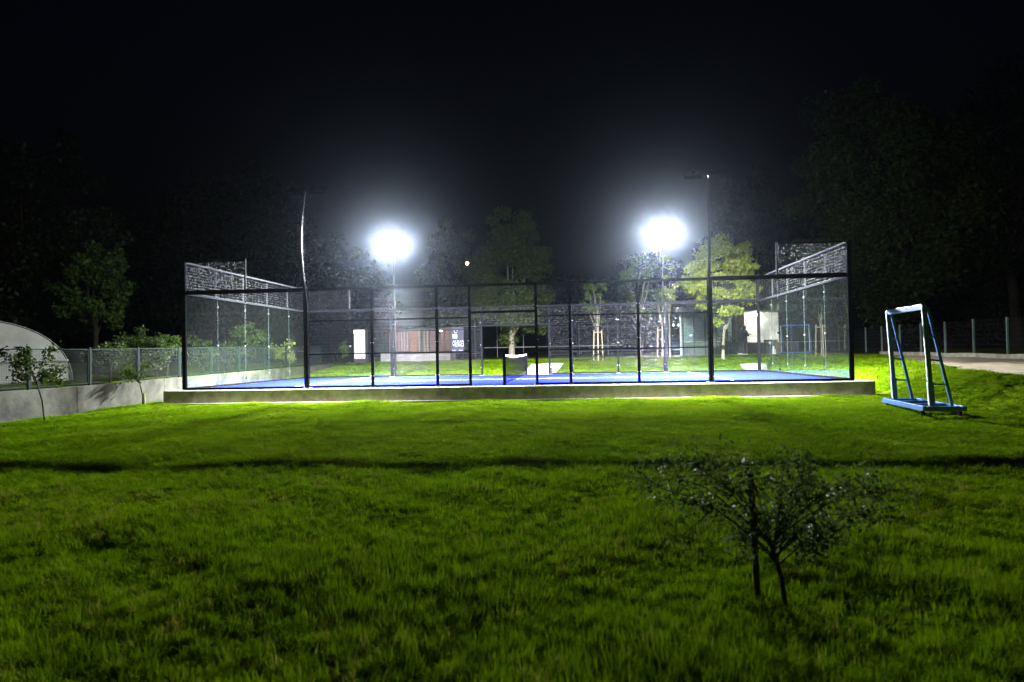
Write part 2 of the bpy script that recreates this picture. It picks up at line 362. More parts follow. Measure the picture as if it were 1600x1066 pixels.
# net
t = thing('padel_net', 'low dark padel net with white tape across the blue court', 'net', (0,0,0))
for s in (-1, 1): MB().box(-0.045, 0.045, s*4.78-0.045, s*4.78+0.045, 0.003, 0.95).build('net_post', M_black, t, 0.006)
nb = MB(); nv = 11
def sag(y): return 0.92-0.045*(1-(y/4.73)**2)
for k in range(17):
    f = k/16; nb.tube([(0, y, 0.03+(sag(y)-0.05)*f) for y in np.linspace(-4.73, 4.73, 13)], 0.0018, 4, False)
for y in np.arange(-4.7, 4.71, 0.06): nb.tube([(0.003, y, 0.03), (0.003, y, sag(y)-0.02)], 0.002, 4, False)
tag(nb.build('net_mesh', M_net, t), kind='stuff')
tp = MB()
yy = np.linspace(-4.73, 4.73, 15)
for a, e in zip(yy[:-1], yy[1:]):
    z0, z1 = sag(a), sag(e)
    tp.add([(-0.012,a,z0-0.06),(0.012,a,z0-0.06),(0.012,a,z0),(-0.012,a,z0),(-0.012,e,z1-0.06),(0.012,e,z1-0.06),(0.012,e,z1),(-0.012,e,z1)],
           [(0,4,5,1),(1,5,6,2),(2,6,7,3),(3,7,4,0)])
tp.build('net_tape', M_tape, t)

# ------------------------------------------------------------------ floodlight masts
def mast(x, y, face, bow, label):
    t = thing('floodlight_mast', label, 'floodlight', (x, y, 0), 0, 'floodlight masts around the padel court')
    pts = []; n = 14
    for k in range(n+1):
        f = k/n; z = 6.02*f
        pts.append((bow*math.sin(math.pi*max(0, (f-0.45))/0.55)*1.0, 0, z))
    MB().tube(pts, [0.05-0.018*k/n for k in range(n+1)], 12).build('pole', M_mastpole, t)
    MB().box(-0.12, 0.12, -0.12, 0.12, -0.01, 0.02).build('base_plate', M_galv, t)
    MB().box(-0.36, 0.36, -0.02, 0.02, 6.0, 6.04).build('crossarm', M_black, t, 0.005)
    tilt = R(51)
    for hx in (-0.34, 0.34):
        h = MB().box(-0.24, 0.24, -0.04, 0.03, -0.15, 0.15)
        for a_ in ((-0.24,-0.225,-0.15,0.15),(0.225,0.24,-0.15,0.15),(-0.2245,0.2245,0.135,0.15),(-0.2245,0.2245,-0.15,-0.135)): h.box(a_[0], a_[1], 0.0305, 0.075, a_[2], a_[3])
        for k in range(7): h.box(-0.205+k*0.065, -0.195+k*0.065, -0.075, -0.0405, -0.13, 0.13)
        fl = h.build('floodlight', M_black, t)
        fl.location = (hx, 0.24*face, 6.10); fl.rotation_euler = (-tilt, 0, 0) if face > 0 else (-tilt, 0, math.pi)
        MB().add([(-0.22,0.034,-0.13),(0.22,0.034,-0.13),(0.22,0.034,0.13),(-0.22,0.034,0.13)], [(3,2,1,0)]).build('lens', M_lens, fl)
        MB().bar((0,-0.042,0.02), (0,-0.16,-0.10), 0.05, 0.03).build('bracket', M_black, fl)
    la = bpy.data.lights.new('flood_beam', 'AREA'); la.shape = 'RECTANGLE'; la.size = 1.10; la.size_y = 0.15; la.energy = FLOOD; la.color = (0.90,0.95,1.0); la.spread = R(106)
    lo = bpy.data.objects.new('flood_beam', la); COL.objects.link(lo); lo.parent = t; lo.rotation_euler = (R(90)-tilt, 0, 0 if face > 0 else math.pi)
    lo.location = (0, (0.24+0.06*math.cos(tilt))*face, 6.10-0.06*math.sin(tilt))
M_mastpole = mat('mast_paint', (0.005,0.005,0.005), 0.36, spec=0.07)
mast(-5.98, -5.2, 1, -0.15, 'dark mast seen from behind at the left end of the near mesh')
mast(6.02, -5.2, 1, 0.04, 'dark mast seen from behind at the right end of the near mesh')
mast(-5.98, 5.2, -1, 0, 'mast with glaring white floodlights on the far side, left one')
mast(6.02, 5.2, -1, 0, 'mast with glaring white floodlights on the far side, right one')

# ------------------------------------------------------------------ left retaining wall and fence
rw = MB()
def wtop(y): return 0.27+0.014*(np.clip(y, -8, 12)+8)
t = thing('retaining_wall', 'stained grey concrete retaining wall on the left, beside the court', 'wall')
y = -24.0
while y < 12:
    e = min(y+4.0, 12); z0, z1 = wtop(y), wtop(e)
    MB().add([(-11.5,y+0.006,-1),(-11.3,y+0.006,-1),(-11.3,e-0.006,-1),(-11.5,e-0.006,-1),(-11.5,y+0.006,z0),(-11.3,y+0.006,z0),(-11.3,e-0.006,z1),(-11.5,e-0.006,z1)],
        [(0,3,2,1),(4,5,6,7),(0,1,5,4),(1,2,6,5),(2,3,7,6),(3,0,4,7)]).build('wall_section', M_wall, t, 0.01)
    y = e
t = thing('wall_fence', 'low green framed mesh fence on top of the left retaining wall', 'fence')
py = [-13.8,-11.7,-9.54,-7.36,-5.2,-2.95,-0.84,1.3,3.55,5.9,8.1,10.4]
for k, yk in enumerate(py):
    z0 = float(wtop(yk)); MB().box(-11.44, -11.38, yk-0.03, yk+0.03, z0-0.003, z0+1.06).build('post', M_green, t)
    if k+1 < len(py):
        a, e = yk+0.06, py[k+1]-0.06; za, ze = float(wtop(a)), float(wtop(e))
        fr = MB(); 
        for zz in (0.06, 1.0): fr.bar((-11.41,a,za+zz), (-11.41,e,ze+zz), 0.03, 0.03)
        for yy_, zz_ in ((a,za),(e,ze)): fr.bar((-11.41,yy_,zz_+0.06), (-11.41,yy_,zz_+1.0), 0.032, 0.032)
        fr.build('panel_frame', M_green, t)
        mb = MB()
        for q in range(1, 19): mb.tube([(-11.41,a,za+0.06+q*0.0495), (-11.41,e,ze+0.06+q*0.0495)], 0.0025, 4, False)
        n = int((e-a)/0.05)
        for q in range(1, n): 
            yq = a+(e-a)*q/n; zq = za+(ze-za)*q/n; mb.tube([(-11.406,yq,zq+0.07), (-11.406,yq,zq+0.99)], 0.0025, 4, False)
        tag(mb.build('wire_mesh', M_fwire, t), kind='stuff')

# polytunnel beyond the wall
cxt = at_y(-48, 540, -1.0)[0]
t = thing('polytunnel', 'pale plastic covered tunnel with curved roof beyond the left fence', 'greenhouse', (float(cxt), -1.0, 0.05), R(40))
RX, RZ, NA = 3.35, 2.62, 22
prof = [(RX*math.cos(math.pi*k/NA), RZ*math.sin(math.pi*k/NA)**0.85) for k in range(NA+1)]
sh = MB(); ny_ = 15
for j in range(ny_+1):
    yj = 9.0*j/ny_; sgd = 1-0.012*(1+math.cos(2*math.pi*j/3))/1
    for x, z in prof: sh.v.append((x*sgd, yj, z*sgd))
for j in range(ny_):
    for k in range(NA): sh.f.append((j*(NA+1)+k, j*(NA+1)+k+1, (j+1)*(NA+1)+k+1, (j+1)*(NA+1)+k)); sh.sm.append(True)
sh.build('roof_cover', M_plastic, t)
gv = MB(); rows = 10
for k in range(NA+1):
    x, zt = prof[k]
    for r_ in range(rows+1):
        z = zt*r_/rows; gv.v.append((x*0.985, -0.02-0.045*math.sin(7*x+3.1*z)*math.sin(math.pi*r_/rows)-0.05*math.sin(1.5*x-2*z)*math.sin(math.pi*r_/rows), z*0.985))
for k in range(NA):
    for r_ in range(rows): gv.f.append((k*(rows+1)+r_, (k+1)*(rows+1)+r_, (k+1)*(rows+1)+r_+1, k*(rows+1)+r_+1)); gv.sm.append(True)
gv.build('end_cover', M_plastic, t)
MB().tube([(-3.2,-0.14,0.95), (3.2,-0.14,0.95)], 0.045, 8).build('roll_bar', M_plastic, t)
MB().tube([(x*1.002, -0.03, z*1.002) for x, z in prof], 0.012, 6).build('hoop', M_plastic, t)

# ------------------------------------------------------------------ right fence along the path
t = thing('path_fence', 'green wire fence with pale posts along the gravel path on the right', 'fence')
pp = list(np.arange(-10, 26.1, 2.6))
for k, yk in enumerate(pp):
    x = fence_x(yk); z0 = float(H(x, yk))+0.15
    MB().box(x-0.035, x+0.035, yk-0.035, yk+0.035, z0, z0+1.5).build('post', M_galv2 if False else M_green2 if False else M_galv, t) if False else MB().box(x-0.035, x+0.035, yk-0.035, yk+0.035, z0-0.02, z0+1.5).build('post', mat('fence_post_paint', (0.08,0.12,0.11), 0.45) if k == 0 else bpy.data.materials['fence_post_paint'], t)
    if k+1 < len(pp):
        x2 = fence_x(pp[k+1]); z2 = float(H(x2, pp[k+1]))+0.15; mb = MB()
        for q in range(8): mb.tube([(x,yk+0.04,z0+0.03+q*0.2), (x2,pp[k+1]-0.04,z2+0.03+q*0.2)], 0.003, 4, False)
        for q in range(1, 26):
            f = q/26; mb.tube([(x+(x2-x)*f, yk+2.6*f, z0+(z2-z0)*f+0.02), (x+(x2-x)*f, yk+2.6*f, z0+(z2-z0)*f+1.44)], 0.0022, 4, False)
        tag(mb.build('wire_mesh', M_fwire, t), kind='stuff')

# ------------------------------------------------------------------ glass transport rack (blue)
M_strip = mat('pale_strip', (0.42,0.42,0.38), 0.7, var=0.12, scale=12)  # pale strips along the left faces of the rack uprights
def rack(loc, rz, label, sc_=1.0):
    t = thing('glass_rack', label, 'rack', loc, rz, 'blue steel glass racks'); t.scale = (sc_,)*3
    L, W, z = 2.5, 0.72, 0.17
    for x in (-W/2, W/2): MB().box(x-0.04, x+0.04, -L/2, L/2, z-0.05, z+0.05).build('base_beam', M_blue, t, 0.006)
    for y in (-L/2+0.05, -0.45, 0.45, L/2-0.05): MB().box(-W/2+0.052, W/2-0.052, y-0.04, y+0.04, z-0.05, z+0.045).build('cross_beam', M_blue, t, 0.005)
    for x in (-W/2+0.02, W/2-0.02):
        for y in (-L/2+0.18, L/2-0.18):
            MB().tube([(x-0.025,y,0.055), (x+0.025,y,0.055)], 0.055, 14).build('castor', M_black, t)
    tops = []
    for y in (-1.08, 1.08):
        p0 = Vector((-0.17,y,z+0.04)); p1 = Vector((-0.27,y,2.26)); r0 = Vector((0.20,y,z+0.04)); r1 = Vector((-0.20,y,2.20)); tops.append(p1)
        MB().bar(p0, p1, 0.075, 0.075, (0,1,0)).build('upright', M_blue, t, 0.006)
        MB().bar(p0-Vector((0.004,0,0)), p0+(p1-p0)*0.24, 0.10, 0.10, (0,1,0)).build('upright_sleeve', M_blue, t, 0.006)
        MB().bar(p0+Vector((-0.054,0,0.02)), p0+(p1-p0)*0.235+Vector((-0.054,0,0)), 0.07, 0.01, (1,0,0)).build('upright_strip', M_strip, t); MB().bar(p0+(p1-p0)*0.25+Vector((-0.044,0,0)), p0+(p1-p0)*0.985+Vector((-0.044,0,0)), 0.055, 0.01, (1,0,0)).build('upright_strip', M_strip, t)
        MB().bar(r0, r1, 0.055, 0.055, (0,1,0)).build('brace_leg', M_blue, t, 0.005)
        for f in (0.22, 0.46, 0.70): MB().bar(p0+(p1-p0)*f, r0+(r1-r0)*f, 0.035, 0.035, (0,1,0)).build('rung', M_blue, t)
    MB().bar(tops[0]+Vector((0.0,0.045,-0.03)), tops[1]+Vector((0,-0.045,-0.03)), 0.07, 0.11).build('top_beam', M_blue, t, 0.006)
rack((9.60, -9.80, float(H(9.60,-9.80))-0.01), R(-6), 'blue steel glass rack with ladder sides standing on the lawn right of the court')

# ------------------------------------------------------------------ vegetation
def leaves(C, n_axis, L, W, rnd):
    "rhombus leaves: centres C (n,3); returns verts, faces"
    n = len(C); a = rnd.normal(size=(n,3)); a[:,2] -= 0.3; a /= np.linalg.norm(a, axis=1)[:,None]
    b_ = rnd.normal(size=(n,3)); b_ -= (b_*a).sum(1)[:,None]*a; b_ /= np.linalg.norm(b_, axis=1)[:,None]
    s = rnd.uniform(0.6, 1.25, n)[:,None]; nn = np.cross(a, b_)
    V = np.stack([C-a*L*s/2, C+b_*W*s/2-nn*W*0.12, C+a*L*s/2, C-b_*W*s/2-nn*W*0.12], 1).reshape(-1, 3)
    return V, np.arange(4*n).reshape(n, 4)
def clump_points(n, nclump, rad, csize, rnd, shell=0.55):
    d = rnd.normal(size=(nclump,3)); d /= np.linalg.norm(d, axis=1)[:,None]
    r = rnd.uniform(shell, 1.0, nclump)**0.8
    lump = 1+0.18*np.sin(3.1*d[:,0]*2+1.3)*np.cos(2.7*d[:,2]*2+d[:,1]*3)
    cc = d*(r*lump)[:,None]*np.array(rad)
    k = rnd.integers(0, nclump, n); u = rnd.normal(size=(n,3)); u /= np.linalg.norm(u, axis=1)[:,None]
    return cc[k]+u*(rnd.uniform(0.3, 1, n)[:,None])*csize*rnd.uniform(0.6, 1.3, nclump)[k][:,None]*np.array([1,1,0.75]), cc
def tree(label, x, y, top, bottom, rx, n=9000, leaf=0.3, lm=None, seed=1, bark=None, tr=0.22, group=None, name='tree', csize=None, nclump=None, fork=None, cat='tree', ry=None, shell=0.5):
    rnd = np.random.default_rng(seed); z0 = float(H(x, y))
    t = thing(name, label, cat, (x, y, z0-0.03), 0, group)
    top -= z0; bottom -= z0; cz = (top+bottom)/2; rz_ = (top-bottom)/2
    csize = csize or rx*0.26; nclump = nclump or 70
    P, cc = clump_points(n, nclump, (rx-csize*0.4, (ry or rx)-csize*0.4, rz_-csize*0.3), csize, rnd, shell)
    P[:,2] += cz
    V, Fq = leaves(P, None, leaf, leaf*0.55, rnd)
    obj('crown', np_mesh('crown', V, Fq, lm or M_leaf), t)
    mb = MB(); fk = fork if fork else bottom+0.25*(top-bottom)
    lean = rnd.normal(size=2)*0.05*rx
    pts = [(lean[0]*f*f, lean[1]*f*f, fk*f) for f in np.linspace(0, 1, 6)]
    mb.tube(pts, [tr*(1.35 if k == 0 else 1-0.07*k) for k in range(6)], 9)
    base = Vector(pts[-1])
    for k in range(9):
        c = Vector(cc[rnd.integers(0, len(cc))]*0.85)+Vector((0,0,cz)); st = base-Vector((0,0,rnd.uniform(0.0, 0.28)*fk))
        if c.z < st.z+0.2: c.z = st.z+0.2+0.3*rz_*rnd.random()
        mid = (st+c)/2+Vector((rnd.normal()*0.06*rx, rnd.normal()*0.06*rx, 0.08*rz_))
        mb.tube([st, mid, c], [tr*0.5, tr*0.3, tr*0.08], 6, False)
    mb.build('trunk', bark or M_bark, t)
    return t
def tree_px(label, px, y, ptop, pbot, prx, **kw):
    "size and place read off the photograph at world depth y"
    x, z = ground_x(px, y); dep = (np.array([x, y, z])-CAM)@AX[2]
    tp = at_y(px, ptop, y)[2]; bt = at_y(px, pbot, y)[2]
    return tree(label, x, y, float(tp), float(bt), prx*dep/FPX, **kw)
BT = 'large trees around the court'
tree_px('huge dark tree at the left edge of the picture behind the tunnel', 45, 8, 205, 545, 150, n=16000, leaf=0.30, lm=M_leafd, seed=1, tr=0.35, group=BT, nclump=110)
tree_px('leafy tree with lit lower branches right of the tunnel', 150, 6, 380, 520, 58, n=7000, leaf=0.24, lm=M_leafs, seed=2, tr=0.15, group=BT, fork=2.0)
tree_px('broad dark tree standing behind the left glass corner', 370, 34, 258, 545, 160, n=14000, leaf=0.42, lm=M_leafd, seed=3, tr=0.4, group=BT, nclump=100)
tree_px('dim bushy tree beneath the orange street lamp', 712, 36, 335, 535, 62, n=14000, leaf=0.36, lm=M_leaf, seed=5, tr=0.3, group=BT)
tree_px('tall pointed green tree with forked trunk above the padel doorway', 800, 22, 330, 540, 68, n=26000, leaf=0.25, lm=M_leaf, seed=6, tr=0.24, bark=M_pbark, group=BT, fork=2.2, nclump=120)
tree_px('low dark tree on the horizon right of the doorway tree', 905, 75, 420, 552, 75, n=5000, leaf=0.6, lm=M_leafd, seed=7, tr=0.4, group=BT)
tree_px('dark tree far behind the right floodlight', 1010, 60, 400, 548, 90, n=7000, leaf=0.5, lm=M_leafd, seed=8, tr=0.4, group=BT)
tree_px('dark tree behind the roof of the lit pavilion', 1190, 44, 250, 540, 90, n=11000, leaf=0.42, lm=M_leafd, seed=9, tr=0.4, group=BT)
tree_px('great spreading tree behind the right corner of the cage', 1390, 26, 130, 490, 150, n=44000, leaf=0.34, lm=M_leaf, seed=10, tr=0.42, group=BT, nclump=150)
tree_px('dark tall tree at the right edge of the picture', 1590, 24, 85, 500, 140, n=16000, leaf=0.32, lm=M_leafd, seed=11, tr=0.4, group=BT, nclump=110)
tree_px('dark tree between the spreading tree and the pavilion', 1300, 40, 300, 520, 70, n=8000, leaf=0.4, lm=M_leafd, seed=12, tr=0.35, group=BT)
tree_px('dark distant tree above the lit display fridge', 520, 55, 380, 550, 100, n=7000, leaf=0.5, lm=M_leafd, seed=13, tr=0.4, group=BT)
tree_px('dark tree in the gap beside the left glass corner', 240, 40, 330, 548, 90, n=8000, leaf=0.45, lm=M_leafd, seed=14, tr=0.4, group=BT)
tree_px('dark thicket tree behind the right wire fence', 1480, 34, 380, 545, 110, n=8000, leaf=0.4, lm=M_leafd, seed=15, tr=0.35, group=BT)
ST = 'smaller trees on the grass behind the court'
tree_px('young maple with bright yellow green leaves right of the right floodlight', 1130, 11.5, 362, 510, 62, n=15000, leaf=0.17, lm=M_leafy, seed=21, tr=0.085, bark=M_pbark, group=ST, fork=2.2, nclump=130, csize=0.38)
tree_px('drooping pale tree just left of the right floodlight pole', 1000, 17, 385, 505, 34, n=1500, leaf=0.2, lm=M_leafs, seed=22, tr=0.08, bark=M_pbark, group=ST, fork=2.6, nclump=36, csize=0.45)
tree_px('narrow slender tree just behind the right floodlight pole', 1047, 15, 380, 500, 16, n=700, leaf=0.18, lm=M_leafy, seed=23, tr=0.05, bark=M_pbark, group=ST, fork=2.6, nclump=14, csize=0.25)
def staked(label, px, y, ptop, pbot, prx, seed, n, lm):
    t = tree_px(label, px, y, ptop, pbot, prx, n=n, leaf=0.13, lm=lm, seed=seed, tr=0.035, bark=M_pbark, group='staked young trees', fork=1.9, nclump=18, csize=0.24, name='staked_tree', shell=0.2)
    for a in range(3):
        x, y_ = 0.3*math.cos(a*2.1+0.5), 0.3*math.sin(a*2.1+0.5)
        MB().tube([(x,y_,-0.1), (x*0.8,y_*0.8,1.75)], 0.035, 8).build('stake', M_stake, t)
    for a in range(3):
        p, q = [(0.26*math.cos(k*2.1+0.5), 0.26*math.sin(k*2.1+0.5), 1.62) for k in (a, (a+1) % 3)]
        MB().bar(p, q, 0.03, 0.05).build('stake_rail', M_stake, t)
staked('sapling tied to three timber stakes left of the right floodlight', 935, 12.5, 420, 505, 30, 31, 900, M_leafs)
staked('staked sapling standing behind the right mesh panels', 1035, 13.5, 440, 500, 16, 32, 350, M_leafs)
staked('thin staked sapling seen through the right glass pane', 1284, 12, 455, 505, 16, 33, 160, M_leafd)
SH = 'shrubs along the left fence'
def shrub(label, x, y, h, r, n, seed, lm=None, leaf=0.12):
    return tree(label, x, y, float(H(x, y))+h, float(H(x, y))+0.25*h, r, n=n, leaf=leaf, lm=lm or M_leafs, seed=seed, tr=0.03, fork=0.35*h, name='shrub', cat='shrub', group=SH, nclump=26, csize=r*0.4, shell=0.3)
def shrub_px(label, px, y, ptop, r, n, seed, lm=None, leaf=0.13):
    x, z = ground_x(px, y); return shrub(label, x, y, float(at_y(px, ptop, y)[2])-z, r, n, seed, lm, leaf)
shrub_px('bright shrub behind the fence, left of the pair beside the glass corner', 215, 0.5, 512, 1.0, 2600, 41)
shrub_px('bright upright shrub behind the fence touching the left glass corner post', 262, 1.5, 512, 0.62, 1500, 42)
shrub_px('rounded shrub behind the fence seen through the left glass edge', 318, 3.5, 530, 0.7, 1200, 43)
shrub_px('tall pointed shrub behind the fence seen through the left glass', 385, 6.0, 500, 1.05, 2400, 44)
shrub_px('loose pale shrub spilling over the far end of the left fence', 440, 7.0, 530, 0.75, 1500, 45, M_leafy)
for px, y_, pt, r_, sd, lb in ((172,-2.5,528,0.7,61,'low dark shrub behind the fence right beside the tunnel'),(245,-0.5,526,0.7,62,'dark shrub filling the gap between the two bright shrubs'),(292,2.5,522,0.8,63,'dark shrub behind the fence just inside the left glass corner'),(350,4.8,530,0.8,64,'low dark shrub behind the fence in the middle of the left glass'),(412,6.5,528,0.8,65,'dark shrub behind the fence beside the loose pale shrub')):
    shrub_px(lb, px, y_, pt, r_, 1600, sd, M_leafh)
shrub_px('slim shrub on the far lawn left of the lit display fridge', 538, 13, 528, 0.35, 400, 46, M_leafs)

def sapling(label, px, y, ptop, prx, n, seed, stake=None, bow=0.0):
    x, z = ground_x(px, y); dep = (np.array([x, y, z])-CAM)@AX[2]; h = float(at_y(px, ptop, y)[2])-z
    rnd = np.random.default_rng(seed); t = thing('sapling', label, 'sapling', (x, y, z-0.02), 0, 'slender saplings by the retaining wall')
    r = prx*dep/FPX; mb = MB(); top = Vector((bow, 0, h*0.62)); mb.tube([(0,0,0), (bow*0.25,0,h*0.3), top], [0.022,0.018,0.014], 7); tips = []
    for k in range(9):
        a = rnd.uniform(0, 2*math.pi); e = top+Vector((math.cos(a)*r*rnd.uniform(0.5, 1), math.sin(a)*r*0.6, h*rnd.uniform(-0.12, 0.38)))
        mb.tube([top-Vector((0,0,h*0.1*rnd.random())), (top+e)/2+Vector((0,0,0.06)), e], [0.011,0.008,0.004], 5, False)
        tips += [top.lerp(e, f) for f in (0.45, 0.7, 0.85, 1.0)]
    mb.build('stem', M_bark, t)
    T = np.array([tuple(p) for p in tips]); P = T[rnd.integers(0, len(T), n)]+rnd.normal(size=(n,3))*0.075
    V, Fq = leaves(P, None, 0.11, 0.055, rnd); obj('foliage', np_mesh('foliage', V, Fq, M_leafb), t)
    if stake: MB().tube([(stake,-0.05,-0.1), (stake,-0.05,0.42)], 0.028, 8).build('stake', M_stake, t)
sapling('spindly sapling with bent stem in front of the tunnel and wall', 70, -10.4, 540, 52, 900, 51, bow=-0.25)
sapling('small sapling with a short stake at the foot of the wall near the plinth', 224, -6.0, 565, 25, 320, 52, stake=0.06, bow=-0.13)

# low dark flowering tree in the foreground
x0, y0 = 3.34, -21.35; z0 = float(H(x0, y0)); rnd = np.random.default_rng(77)
t = thing('flowering_bush', 'low dark branching bush with small pale blossoms in the foreground grass', 'bush', (x0, y0, z0-0.02))
mb = MB(); tips = []
fork_ = Vector((-0.05, 0, 0.42)); mb.tube([(0.03,0,0), (0.01,0.0,0.2), fork_], [0.019,0.015,0.013], 8)
targets = [(-0.78,0.1,0.86),(-0.62,-0.12,0.98),(-0.42,0.15,0.95),(-0.72,0.0,0.70),(-0.35,-0.1,0.80),(-0.16,0.1,0.88),(0.05,0.0,0.93),(0.16,-0.1,0.98),(0.22,0.12,0.80),(-0.22,0.05,0.50),(0.12,0.1,0.62),(0.32,-0.05,0.55),(0.62,0.1,0.78),(0.72,-0.05,0.66),(0.55,0.05,0.60),(0.78,0.0,0.74),(-0.02,-0.15,0.72),(0.05,0.12,0.50),(0.28,0.0,0.68),(-0.5,0.05,0.62),(-0.30,-0.1,0.42),(0.18,-0.08,0.42),(0.42,0.08,0.45),(-0.12,0.1,0.62),(-0.85,0.05,0.78),(0.5,-0.1,0.86)]
for tx, ty, tz in targets:
    e = Vector((tx, ty, tz)); st = Vector((0.01,0,0.2)).lerp(fork_, rnd.uniform(0.35, 1.0)); mid = st.lerp(e, 0.5)+Vector((0,0,0.10*abs(tx)+0.03))
    mb.tube([st, st.lerp(mid, 0.5)+Vector((0,0,0.02)), mid, mid.lerp(e, 0.55), e], [0.006,0.005,0.004,0.003,0.0015], 6, False)
    for f in (0.55, 0.75, 0.9, 1.0):
        tips += [(mid.lerp(e, (f-0.5)*2))]
    for q in range(2):
        s0 = mid.lerp(e, rnd.uniform(0.2, 0.7)); s1 = s0+Vector((rnd.normal()*0.09, rnd.normal()*0.09, rnd.normal()*0.07)); mb.tube([s0, s1], [0.005,0.002], 5, False); tips += [s1, s0.lerp(s1, 0.6)]
mb.build('branches', M_bark, t)
T = np.array([tuple(p) for p in tips]); P = T[rnd.integers(0, len(T), 3900)]+rnd.normal(size=(3900,3))*0.05
V, Fq = leaves(P, None, 0.040, 0.021, rnd); obj('foliage', np_mesh('foliage', V, Fq, M_leafb), t)
M_petal = leafmat('petals', (0.36,0.37,0.33), (0.27,0.28,0.25), transl=0.5, gloss=0.0, scale=10)
P = T[rnd.integers(0, len(T), 60)]+rnd.normal(size=(60,3))*0.028+np.array([0,0,0.02])
P = np.repeat(P, 5, 0)+rnd.normal(size=(300,3))*0.010
V, Fq = leaves(P, None, 0.016, 0.013, rnd); tag(obj('blossoms', np_mesh('blossoms', V, Fq, M_petal), t), kind='stuff')
xs_, zs_ = 3.23, float(H(3.23, -21.28))
MB().tube([(0,0,-0.1), (-0.02,0.01,0.5), (-0.03,0,0.80)], [0.021,0.02,0.019], 8).build('support_stake', M_bark).location = (xs_, -21.28, zs_)
tag(bpy.data.objects['support_stake'], 'dark upright stake beside the foreground flowering bush', 'stake')

# ------------------------------------------------------------------ buildings behind
M_white = mat('white_render', (0.72,0.70,0.65), 0.8, var=0.08, scale=2)
M_brick = mat('brick', (0.30,0.15,0.09), 0.9, var=0.3, scale=6)
M_dark = mat('dark_timber', (0.014,0.013,0.012), 0.75)
M_clear = glassmat('clear_curtain', (0.75,0.82,0.80), 0.10)
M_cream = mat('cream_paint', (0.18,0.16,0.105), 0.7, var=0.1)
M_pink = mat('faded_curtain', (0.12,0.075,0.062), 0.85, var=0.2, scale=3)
M_warm = emit('warm_bulb', (1.0,0.78,0.5), 260)
M_cool = emit('cool_bulb', (1.0,0.97,0.9), 420)
def span(px0, px1, y): return float(at_y(px0, 550, y)[0]), float(at_y(px1, 550, y)[0])
def zz(px, py, y): return float(at_y(px, py, y)[2])
YB = 19.0
xa, xb = span(1066, 1226, YB); zg = float(H((xa+xb)/2, YB))
ZT, ZM, ZL = zz(1140, 488, YB), zz(1200, 534, YB), zz(1200, 555, YB)
t = thing('pavilion', 'open pavilion with brightly lit white wall and brick pillar behind the right end', 'building', (0,0,0))
xp = span(1155, 1166, YB); xw = span(1167, 1226, YB)
MB().box(xw[0], xw[1], YB+1.2, YB+1.35, ZM, ZT).build('white_wall', M_white, t)
MB().box(xw[0], xw[1]+1.2, YB+1.05, YB+1.4, zg-0.2, ZM-0.003).build('dado_wall', M_dark, t)
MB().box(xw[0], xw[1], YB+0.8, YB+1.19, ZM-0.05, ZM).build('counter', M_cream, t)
MB().box(xp[0], xp[1], YB+0.3, YB+0.9, zg-0.2, ZT).build('brick_pillar', M_brick, t)
MB().box(xa-0.6, xw[1]+0.6, YB-0.9, YB+2.6, ZT+0.004, ZT+0.35).build('roof', M_dark, t, 0.02)
MB().box(xa-0.5, xw[1]+0.5, YB-1.0, YB-0.905, ZT+0.0, ZT+0.25).build('fascia', M_dark, t)
xc0, xc1 = span(1068, 1154, YB)
for k in range(5):
    a = xc0+(xc1-xc0)*k/5; e = xc0+(xc1-xc0)*(k+1)/5
    MB().box(a+0.03, e-0.03, YB+0.02, YB+0.03, ZM+0.1, ZT-0.02).build('curtain_panel', M_clear, t)
    MB().box(a-0.03, a+0.03, YB-0.02, YB+0.06, zg-0.2, ZT).build('mullion', M_dark, t)
MB().box(xc0+0.04, xc1-0.04, YB+1.6, YB+1.7, zg-0.2, ZT).build('back_wall', mat('grey_wall', (0.42,0.46,0.45), 0.6, var=0.2, scale=1.5), t)
MB().box(xc0, xc1, YB-0.01, YB+0.05, zg-0.2, ZM+0.06).build('lower_screen', mat('green_screen', (0.05,0.075,0.05), 0.6, var=0.3, scale=3), t)
xl = span(1183, 1190, YB)
t2 = thing('ceiling_lamp', 'glaring white lamp at the top of the pavilion wall', 'lamp', ((xl[0]+xl[1])/2, YB+0.55, ZT-0.16))
MB().tube([(0,0,0.12), (0,0,0.06)], 0.09, 12).build('lamp_base', M_galv, t2)
bu = MB(); 
for k in range(8):
    pass
bu.tube([(0,0,0.058),(0,0,0.02),(0,0,-0.03),(0,0,-0.07),(0,0,-0.09)], [0.07,0.12,0.13,0.09,0.02], 14).build('bulb', M_cool, t2)
for px, lb in ((1052, 'left of the two small white bulbs beside the pavilion'), (1060, 'right of the two small white bulbs beside the pavilion')):
    p = at_y(px, 508, YB-0.9); t2 = thing('wall_bulb', lb, 'lamp', tuple(map(float, p)), 0, 'small bulbs beside the pavilion')
    MB().tube([(0,0,0.05),(0,0,0.02),(0,0,-0.03),(0,0,-0.05)], [0.03,0.05,0.05,0.015], 10).build('bulb', emit('small_bulb', (1,0.97,0.92), 14) if px == 1052 else bpy.data.materials['small_bulb'], t2)
    MB().tube([(0,0,0.051),(0,0,0.10),(0,0.9,0.2)], [0.02,0.015,0.012], 6).build('bracket', M_dark, t2)
